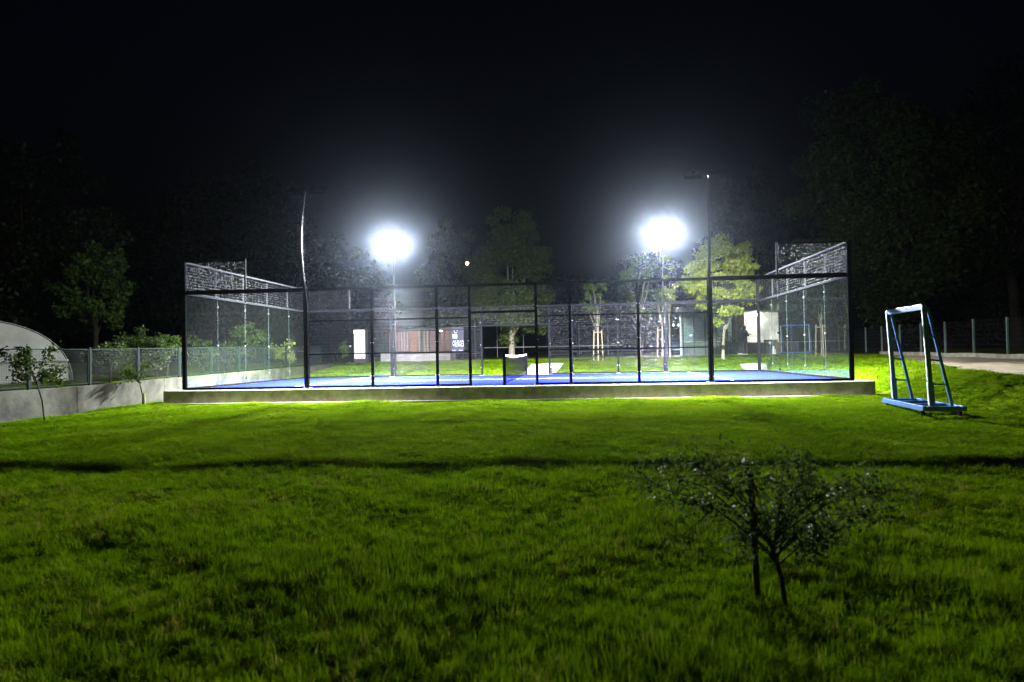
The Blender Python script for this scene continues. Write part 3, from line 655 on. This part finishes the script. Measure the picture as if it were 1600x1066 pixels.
# things in front of the pavilion
p = ground_x(1207, YB-0.9)
t2 = thing('storage_box', 'dark cabinet with a round pale sticker below the pavilion counter', 'cabinet', (p[0], YB-0.6, p[1]))
MB().box(-0.36, 0.36, -0.25, 0.25, 0, 0.95).build('cabinet_body', M_dark, t2, 0.02); MB().tube([(-0.12,-0.252,0.75),(-0.12,-0.262,0.75)], 0.09, 14).build('sticker', M_white, t2)
p = ground_x(1209, YB-3.5)
t2 = thing('waste_bottle_bin', 'small white bin standing on the gravel in front of the pavilion', 'bin', (p[0], YB-3.5, p[1]))
MB().tube([(0,0,0),(0,0,0.32),(0,0,0.36),(0,0,0.5)], [0.11,0.12,0.06,0.06], 12).build('bin_body', M_white, t2)
p = ground_x(1134, YB-0.9)
t2 = thing('potted_plant', 'dark potted plant in front of the clear pavilion curtain', 'plant', (p[0], YB-0.8, p[1]))
MB().tube([(0,0,0),(0,0,0.4)], [0.16,0.22], 12).build('pot', M_dark, t2)
rnd = np.random.default_rng(5); V, Fq = leaves(rnd.normal(size=(260,3))*np.array([0.22,0.2,0.33])+np.array([0,0,0.95]), None, 0.2, 0.06, rnd); obj('leaves', np_mesh('leaves', V, Fq, M_leafd), t2)

# clubhouse terrace on the left
YC = 20.0
ca, cb = span(596, 704, YC); zg = float(H((ca+cb)/2, YC)); zt = zz(650, 520, YC); zs = zz(650, 550, YC)
t = thing('terrace_hut', 'dim terrace hut with pinkish curtains and orange brick pillar behind the left mesh', 'hut', (0,0,0))
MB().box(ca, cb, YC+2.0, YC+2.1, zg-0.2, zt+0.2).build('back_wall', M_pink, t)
MB().box(ca-0.4, cb+0.4, YC-0.3, YC+2.4, zt+0.2, zt+0.3).build('roof_slab', M_dark, t)
MB().box(ca, cb, YC-0.2, YC, zg-0.2, zs).build('low_wall', mat('grey_plinth', (0.24,0.22,0.19), 0.9, var=0.2), t)
q0, q1 = span(639, 652, YC); MB().box(q0, q1, YC+0.25, YC+0.6, zg, zt+0.196).build('brick_pillar', mat('orange_brick', (0.14,0.05,0.022), 0.9, var=0.25, scale=8), t)
for px in (655, 663, 668): 
    q = float(at_y(px, 540, YC)[0]); MB().box(q-0.05, q+0.05, YC+0.02, YC+0.12, zs+0.003, zt+0.196).build('post', M_cream, t)
for px0, px1 in ((621,638),(671,679),(687,693),(694,703)):
    q0, q1 = span(px0, px1, YC); cu_ = MB(); n = 14
    for k in range(n+1):
        x = q0+(q1-q0)*k/n; yk = YC+0.4+0.04*math.sin(k*1.7); cu_.v += [(x,yk,zs+0.08),(x,yk,zt+0.1)]
    for k in range(n): cu_.f.append((2*k,2*k+2,2*k+3,2*k+1)); cu_.sm.append(True)
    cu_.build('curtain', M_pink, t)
pb = at_y(690, 521, YC+0.05)
t2 = thing('terrace_lamp', 'small warm lamp under the terrace hut roof', 'lamp', (float(pb[0]), YC-0.15, zt+0.1))
MB().tube([(0,0,0.098),(0,0,0.03)], 0.02, 8).build('flex', M_dark, t2)
MB().tube([(0,0,0.029),(0,0,0.0),(0,0,-0.05),(0,0,-0.07)], [0.02,0.05,0.05,0.012], 10).build('bulb', M_warm, t2)

def text_mesh(body, size, mt, name, parent, loc, rot):
    cu = bpy.data.curves.new(name, 'FONT'); cu.body = body; cu.size = size; cu.extrude = 0.003; cu.align_x = 'CENTER'; cu.align_y = 'CENTER'
    o = bpy.data.objects.new(name, cu); COL.objects.link(o); dg = bpy.context.evaluated_depsgraph_get()
    me = bpy.data.meshes.new_from_object(o.evaluated_get(dg)); bpy.data.objects.remove(o); me.materials.clear(); me.materials.append(mt)
    o = obj(name, me, parent); o.location = loc; o.rotation_euler = rot; return o
YS = 17.5
M_navy = mat('navy_banner', (0.025,0.025,0.06), 0.6); sx0, sx1 = span(705, 725, YS); sz0, sz1 = zz(715, 551, YS), zz(715, 511, YS); scx = (sx0+sx1)/2; zg = float(H(scx, YS))
t = thing('banner_sign', 'dark navy banner sign with white lettering beside the terrace hut', 'sign', (scx, YS, zg))
W_ = (sx1-sx0)/2; a0, a1 = sz0-zg, sz1-zg
MB().box(-W_, W_, -0.02, 0.02, a0, a1).build('board', M_navy, t)
for s in (-1, 1): MB().box(s*(W_-0.05)-0.02, s*(W_-0.05)+0.02, -0.015, 0.015, -0.1, a0-0.002).build('leg', M_dark, t)
MB().box(-0.30, 0.0, -0.03, -0.022, a1-0.72, a1-0.45).build('logo_panel', M_white, t)
rg = MB(); rg.tube([(-0.1+0.10*math.cos(k*math.pi/8), -0.03, a1-0.27+0.10*math.sin(k*math.pi/8)) for k in range(15)], 0.018, 6); rg.build('logo_ring', M_white, t)
text_mesh('AQUA', 0.25, M_white, 'lettering', t, (0.05,-0.026,a1-0.92), (math.pi/2,0,0))
text_mesh('VERO', 0.30, M_white, 'lettering', t, (0.05,-0.026,a1-1.14), (math.pi/2,0,0))
M_lilac = mat('lilac_print', (0.30,0.28,0.45), 0.7)
for xx in (-0.22, 0.2): MB().box(xx-0.13, xx+0.13, -0.026, -0.0215, a0+0.10, a0+0.18).build('print_bar', M_lilac, t)

# lit display fridge
YF = 14.0; fx0, fx1 = span(553, 571, YF); fz0, fz1 = zz(562, 570, YF), zz(562, 514, YF); fx = (fx0+fx1)/2; zg = float(H(fx, YF)); hw = (fx1-fx0)/2
fb = max(zg, fz0)
t = thing('display_fridge', 'tall glowing white display fridge on the lawn edge behind the left mesh', 'fridge', (fx, YF, zg-0.02)); hF = fz1-zg
M_fr = emit('fridge_light', (1,1,0.97), 2.6)
MB().box(-hw, hw, 0.0, 0.62, 0.0, hF*0.99).build('cabinet', mat('fridge_black', (0.02,0.02,0.02), 0.4), t, 0.02)
hdr = MB(); n = 8; pr = [(-hw+0.01, hF*0.865), (hw-0.01, hF*0.865), (hw-0.01, hF*0.955)]+[(hw-0.09+0.08*math.cos(a), hF*0.955+0.05*math.sin(a)) for a in np.linspace(0, math.pi/2, 5)]+[(-hw+0.01, hF*0.955+0.05)]
hdr.add([(x,-0.02,z) for x, z in pr], [tuple(range(len(pr)))]); hdr.build('lit_header', M_fr, t)
MB().box(-hw+0.03, hw-0.02, -0.012, -0.004, hF*0.17, hF*0.85).build('lit_interior', M_fr, t)
M_prod = mat('drink_cans', (0.45,0.10,0.06), 0.4, var=0.5, scale=9)
for k in range(6):
    xk = -hw+0.09+k*(2*hw-0.16)/6; MB().tube([(xk,-0.05,hF*0.18), (xk,-0.05,hF*0.18+0.14)], 0.03, 8).build('can', M_prod, t)
for zf in (0.30, 0.42): MB().box(-hw+0.03, hw-0.02, -0.05, -0.014, hF*zf, hF*zf+0.012).build('shelf', M_galv, t)
for k, zf in ((0,0.306),(1,0.306)): MB().tube([(-hw+0.2+k*0.1,-0.035,hF*zf+0.008), (-hw+0.2+k*0.1,-0.035,hF*zf+0.13)], 0.02, 8).build('bottle', M_dark, t)

# tennis net, fence and street lamp further back
YT = 40.0; na, nb_ = at_y(757, 543, YT), at_y(972, 541, YT); zgt = float(H(float(na[0]), YT))+0.04
M_otape = mat('canvas_tape', (0.75,0.68,0.55), 0.8)
t = thing('tennis_net', 'long low tennis net with pale tape on the clay court far behind', 'net', (0, YT, zgt)); hz = float(na[2])-zgt
MB().box(float(na[0]), float(nb_[0]), -0.02, 0.02, hz-0.07, hz).build('net_tape', M_otape, t)
mb = MB()
for k in range(10): mb.tube([(float(na[0]),0,0.05+k*(hz-0.12)/9), (float(nb_[0]),0,0.05+k*(hz-0.12)/9)], 0.006, 4, False)
for x in np.arange(float(na[0]), float(nb_[0]), 0.15): mb.tube([(x,0,0.04), (x,0,hz-0.07)], 0.005, 4, False)
tag(mb.build('net_mesh', M_net, t), kind='stuff')
for x in (float(na[0])-0.08, float(nb_[0])+0.08): MB().tube([(x,0,-0.05), (x,0,hz+0.06)], 0.05, 10).build('net_post', M_dark, t)
YE = 58.0; t = thing('tennis_fence', 'tall thin posted fence behind the clay tennis court', 'fence', (0, YE, 0)); pr_ = None
for px in (640, 670, 700, 733, 777, 818, 860, 905, 950):
    x = float(at_y(px, 540, YE)[0]); zb = float(H(x, YE)); ztp = zb+3.9
    MB().tube([(x,0,zb-0.1), (x,0,ztp)], 0.045, 8).build('post', M_galv, t)
    if pr_: MB().tube([(pr_[0]+0.05,0,pr_[1]-0.05), (x-0.05,0,ztp-0.05)], 0.03, 6).build('top_rail', M_galv, t)
    pr_ = (x, ztp)
YL = 30.0; lp = at_y(730, 413, YL); zl = float(H(float(lp[0]), YL))
t = thing('street_lamp', 'orange glowing street lamp in front of the dim trees', 'street lamp', (float(lp[0]), YL, zl)); hl = float(lp[2])-zl
MB().tube([(0.5,0.3,0), (0.5,0.3,hl*0.7), (0.45,0.28,hl+0.15), (0.15,0.1,hl+0.25)], [0.07,0.05,0.045,0.04], 10).build('pole', M_dark, t)
MB().tube([(0.15,0.1,hl+0.25), (0.0,0,hl+0.2)], [0.06,0.12], 10).build('lamp_head', M_dark, t)
MB().tube([(0,0,hl+0.195), (0,0,hl+0.12), (0,0,hl), (0,0,hl-0.08)], [0.08,0.14,0.13,0.03], 12).build('bulb', emit('sodium_bulb', (1.0,0.52,0.20), 14), t)

# second, distant rack seen through the right glass
xr, zr = ground_x(1245, 18.0); rack((xr, 18.0, zr), R(50), 'second blue glass rack far off, seen through the right glass', 0.8)

# bollard light by the far doorway
p = (1.05, 5.75, float(H(1.05, 5.75))+0.05)
t = thing('bollard', 'short dark bollard on the pale walk at the far doorway', 'bollard', p)
MB().tube([(0,0,0),(0,0,0.26),(0,0,0.28)], [0.05,0.05,0.03], 10).build('bollard_body', M_dark, t); MB().tube([(0,0,-0.01),(0,0,0.012)], 0.08, 10).build('bollard_base', M_galv, t)

# ------------------------------------------------------------------ person by the pavilion
M_cloth = mat('dark_clothes', (0.018,0.018,0.022), 0.85, var=0.2); M_skin = mat('skin', (0.42,0.27,0.19), 0.55); M_shoe = mat('white_shoes', (0.6,0.6,0.58), 0.6)
def skin(name, pts, edges, rad, mt, parent, sub=1):
    me = bpy.data.meshes.new(name); me.from_pydata(pts, edges, []); me.materials.append(mt); o = obj(name, me, parent)
    o.modifiers.new('skin', 'SKIN'); sv = me.skin_vertices[0].data
    for k, r in enumerate(rad): sv[k].radius = (r, r) if not isinstance(r, tuple) else r
    sv[0].use_root = True
    s = o.modifiers.new('sub', 'SUBSURF'); s.levels = sub; s.render_levels = sub
    for m_ in (o.modifiers[0],): m_.use_smooth_shade = True
    return o
def head_mesh():
    mb = MB(); rows = 10; cols = 14
    for i in range(rows+1):
        a = math.pi*i/rows; 
        for j in range(cols):
            b_ = 2*math.pi*j/cols; x = 0.075*math.sin(a)*math.cos(b_); y = 0.095*math.sin(a)*math.sin(b_); z = 0.118*math.cos(a)
            if y > 0.07 and abs(x) < 0.03 and -0.04 < z < 0.01: y += 0.018
            if z < -0.05: x *= 0.85
            mb.v.append((x, y, z))
    for i in range(rows):
        for j in range(cols): mb.f.append((i*cols+j, (i+1)*cols+j, (i+1)*cols+(j+1) % cols, i*cols+(j+1) % cols)); mb.sm.append(True)
    return mb
def person(px, YP, rz, label):
    xq, zq = ground_x(px, YP); t = thing('person', label, 'person', (xq, YP, zq), rz)
    B = [(0,0,0.95),(0,0.0,1.15),(0,-0.01,1.34),(0,-0.01,1.46),(0,0.02,1.53),
         (-0.10,0,0.90),(-0.12,0.02,0.50),(-0.12,-0.02,0.10),(0.10,0,0.90),(0.13,0.05,0.50),(0.14,0.0,0.10),
         (-0.19,-0.01,1.42),(-0.25,0.0,1.14),(-0.12,0.24,1.20),(0.19,-0.01,1.42),(0.25,0.02,1.14),(0.10,0.26,1.24)]
    Ed = [(0,1),(1,2),(2,3),(3,4),(0,5),(5,6),(6,7),(0,8),(8,9),(9,10),(3,11),(11,12),(12,13),(3,14),(14,15),(15,16)]
    Rd = [(0.16,0.12),(0.16,0.12),(0.18,0.125),(0.10,0.09),0.06,0.095,0.07,0.06,0.095,0.07,0.06,0.075,0.055,0.042,0.075,0.055,0.042]
    body = skin('body', B, Ed, Rd, M_cloth, t, 2)
    h = head_mesh().build('head', M_skin, t); h.location = (0,0.035,1.635); h.rotation_euler = (R(-14),0,0)
    hb = head_mesh(); hb.v = [(x*1.12, y*1.08-0.016, z*1.1+0.012) if not (y > 0.03 and z < 0.05) else (x*0.9, y*0.6, z*0.9) for x, y, z in hb.v]
    hr = hb.build('hair', M_cloth, t); hr.location = h.location; hr.rotation_euler = h.rotation_euler
    for s in (-1, 1):
        hx, hy, hz_ = (-0.11,0.26,1.215) if s < 0 else (0.09,0.285,1.255)
        pts = [(0,0,0),(0,0.05,0.01)]; ed = [(0,1)]; rr = [0.03,0.034]
        for k, (dx, ln) in enumerate(((-0.027,0.055),(-0.009,0.065),(0.009,0.06),(0.027,0.045))):
            b0 = len(pts); pts += [(dx,0.085,0.012),(dx,0.085+ln*0.5,0.008),(dx,0.085+ln*0.7,-0.025)]; ed += [(1,b0),(b0,b0+1),(b0+1,b0+2)]; rr += [0.010,0.009,0.008]
        b0 = len(pts); pts += [(-s*0.035,0.04,0.015),(-s*0.05,0.075,0.02)]; ed += [(0,b0),(b0,b0+1)]; rr += [0.012,0.009]
        hd = skin('hand', pts, ed, rr, M_skin, t, 1); hd.location = (hx, hy, hz_)
        MB().tube([(s*0.13,-0.10,0.045),(s*0.13,0.0,0.055),(s*0.13,0.10,0.04),(s*0.13,0.17,0.03)], [0.035,0.05,0.045,0.025], 10).build('shoe', M_shoe, t)


person(1164, YB-2.2, R(-60), 'person in dark hooded jacket and trousers, nearer the white wall, hands raised')
person(1157, YB-1.6, R(-75), 'person in dark clothes half hidden behind another beside the brick pillar')

# ------------------------------------------------------------------ grass
tufts = bpy.data.collections.new('grass_tufts')
def tuft(k, nb, h, spread, l0, l1):
    rnd = np.random.default_rng(100+k); V = []; Fc = []
    for i in range(nb):
        a = rnd.uniform(0, 2*math.pi); r = spread*math.sqrt(rnd.random()); bx, by = r*math.cos(a), r*math.sin(a)
        hh = h*rnd.uniform(0.45, 1.1); d = rnd.uniform(0, 2*math.pi); ln = hh*rnd.uniform(l0, l1); wd = rnd.uniform(0.0022, 0.0042); px_, py_ = -math.sin(d)*wd, math.cos(d)*wd
        n = len(V); dx, dy = math.cos(d)*ln, math.sin(d)*ln
        V += [(bx-px_,by-py_,-0.01),(bx+px_,by+py_,-0.01),(bx+dx*0.3+px_*0.9,by+dy*0.3+py_*0.9,hh*0.55),(bx+dx*0.3-px_*0.9,by+dy*0.3-py_*0.9,hh*0.55),(bx+dx,by+dy,hh*(0.98-0.1*rnd.random()))]
        Fc += [(n,n+1,n+2,n+3),(n+3,n+2,n+4)]
    me = bpy.data.meshes.new('grass_tuft'); me.from_pydata(V, [], Fc); me.materials.append(M_blade); me.update()
    o = bpy.data.objects.new('grass_tuft', me); tufts.objects.link(o)
for k in range(4): tuft(k, 26, 0.12, 0.055, 0.1, 0.6)
for k in range(4, 7): tuft(k, 44, 0.085, 0.13, 0.6, 1.6)
def noise2(x, y):
    return (np.sin(1.7*x+2.3*np.sin(0.9*y))+np.sin(2.1*y+1.9*np.sin(1.3*x+0.7))+np.sin(3.9*x-2.7*y+1.1)*0.7+np.sin(5.3*y+4.1*x)*0.5)/3.2
def scatter(name, label, pts, scl, idx):
    n = len(pts); me = bpy.data.meshes.new(name); me.vertices.add(n); me.vertices.foreach_set('co', pts.astype(np.float32).ravel())
    a = me.attributes.new('rot', 'FLOAT_VECTOR', 'POINT'); rv = np.zeros((n,3), np.float32); rv[:,0:2] = rng.normal(size=(n,2))*0.12; rv[:,2] = rng.uniform(0, 6.28, n); a.data.foreach_set('vector', rv.ravel())
    a = me.attributes.new('scl', 'FLOAT_VECTOR', 'POINT'); a.data.foreach_set('vector', scl.astype(np.float32).ravel())
    a = me.attributes.new('idx', 'INT', 'POINT'); a.data.foreach_set('value', idx.astype(np.int32))
    o = obj(name, me); tag(o, label, 'grass', kind='stuff')
    ng = bpy.data.node_groups.new('scatter', 'GeometryNodeTree')
    ng.interface.new_socket('Geometry', in_out='INPUT', socket_type='NodeSocketGeometry'); ng.interface.new_socket('Geometry', in_out='OUTPUT', socket_type='NodeSocketGeometry')
    N = ng.nodes; gi = N.new('NodeGroupInput'); go = N.new('NodeGroupOutput'); ip = N.new('GeometryNodeInstanceOnPoints'); ci = N.new('GeometryNodeCollectionInfo')
    ci.inputs['Collection'].default_value = tufts; ci.inputs['Separate Children'].default_value = True; ci.inputs['Reset Children'].default_value = True
    def na_(nm, ty): q = N.new('GeometryNodeInputNamedAttribute'); q.data_type = ty; q.inputs['Name'].default_value = nm; return q.outputs[0]
    ng.links.new(gi.outputs[0], ip.inputs['Points']); ng.links.new(ci.outputs[0], ip.inputs['Instance']); ip.inputs['Pick Instance'].default_value = True
    ng.links.new(na_('idx', 'INT'), ip.inputs['Instance Index']); ng.links.new(na_('rot', 'FLOAT_VECTOR'), ip.inputs['Rotation']); ng.links.new(na_('scl', 'FLOAT_VECTOR'), ip.inputs['Scale'])
    ng.links.new(ip.outputs[0], go.inputs[0]); md = o.modifiers.new('scatter', 'NODES'); md.node_group = ng; return o
def lawn_points(N, xr, yr, dens):
    x = rng.uniform(*xr, N); y = rng.uniform(*yr, N); d = np.hypot(x-CAM[0], y-CAM[1])
    q = np.stack([x, y, H(x, y)], 1)-CAM; f = q@AX[2]; u = 800+FPX*(q@AX[0])/np.maximum(f, 0.1); v = 533-FPX*(q@AX[1])/np.maximum(f, 0.1)
    keep = (f > 1.5) & (u > -150) & (u < 1750) & (v < 1250) & (rng.random(N) < dens(d))
    keep &= ~((np.abs(x) < 10.55) & (np.abs(y) < 5.42)) & (x > -11.28) | (keep & (x < -11.6)); keep &= ~((y < -5.3) & (y > -5.6) & (x > -10.8) & (x < 10.4))
    keep &= ~((x > np.maximum(edge_x(y), 11.75)+rng.normal(size=N)*0.15) & (x < fence_x(y)))
    keep &= ~((y > 25) & (x > -12) & (x < 4.9)) & ~((y > 15) & (x > 5.2-0.2*(y-15))) & ~((y > 5.3) & (y < 11.6) & (x > -0.4) & (x < 1.5)) & ~((y > 5.9) & (y < 9.6) & (x > 9.6) & (x < 11.3))
    return x[keep], y[keep], d[keep]
AREA = 23.0*19.5
x, y, d = lawn_points(260000, (-11.3, 13.0), (-24.3, -4.9), lambda d: np.clip(34.0/d**1.3, 0.20, 1.0))
nz = noise2(x, y); keep = rng.random(len(x)) < np.clip(0.85+0.5*nz, 0.3, 1); x, y, d, nz = x[keep], y[keep], d[keep], nz[keep]
hs = np.clip(0.95+0.5*nz+0.25*rng.normal(size=len(x)), 0.35, 1.9)*np.interp(d, [4, 8, 12, 17], [0.95, 0.8, 0.58, 0.42]); wsz = np.clip(0.8+0.03*(d-4), 0.8, 1.6)
far = d > 8+rng.uniform(0, 5, len(d)); idx = np.where(far, rng.integers(4, 7, len(x)), rng.integers(0, 5, len(x)))
scatter('lawn_grass', 'long uneven green lawn grass in front of the court', np.stack([x, y, H(x, y)], 1), np.stack([wsz, wsz, hs], 1), idx)
x, y, d = lawn_points(60000, (-11.3, 20), (-4.5, 24), lambda d: np.clip(20.0/d, 0, 1)*0.75)
hs = rng.uniform(0.6, 1.3, len(x))
scatter('back_lawn_grass', 'short green grass behind and beside the court', np.stack([x, y, H(x, y)], 1), np.stack([np.full(len(x), 1.7)]*2+[hs], 1), rng.integers(4, 7, len(x)))

# ------------------------------------------------------------------ humid night air round the lamps
hz_o = MB().box(-152, 152, -62, 202, -2.2, 27).build('haze', M_white); tag(hz_o, kind='stuff')
MV = bpy.data.materials.new('haze_air'); MV.use_nodes = True; tv = MV.node_tree; tv.nodes.remove(tv.nodes['Principled BSDF'])
pv = tv.nodes.new('ShaderNodeVolumePrincipled'); pv.inputs['Color'].default_value = (0.70,0.82,1.0,1); pv.inputs['Density'].default_value = HAZE; pv.inputs['Anisotropy'].default_value = 0.955
tv.links.new(pv.outputs[0], tv.nodes['Material Output'].inputs['Volume']); MV.cycles.homogeneous_volume = True if hasattr(MV.cycles, 'homogeneous_volume') else True
hz_o.data.materials.clear(); hz_o.data.materials.append(MV)
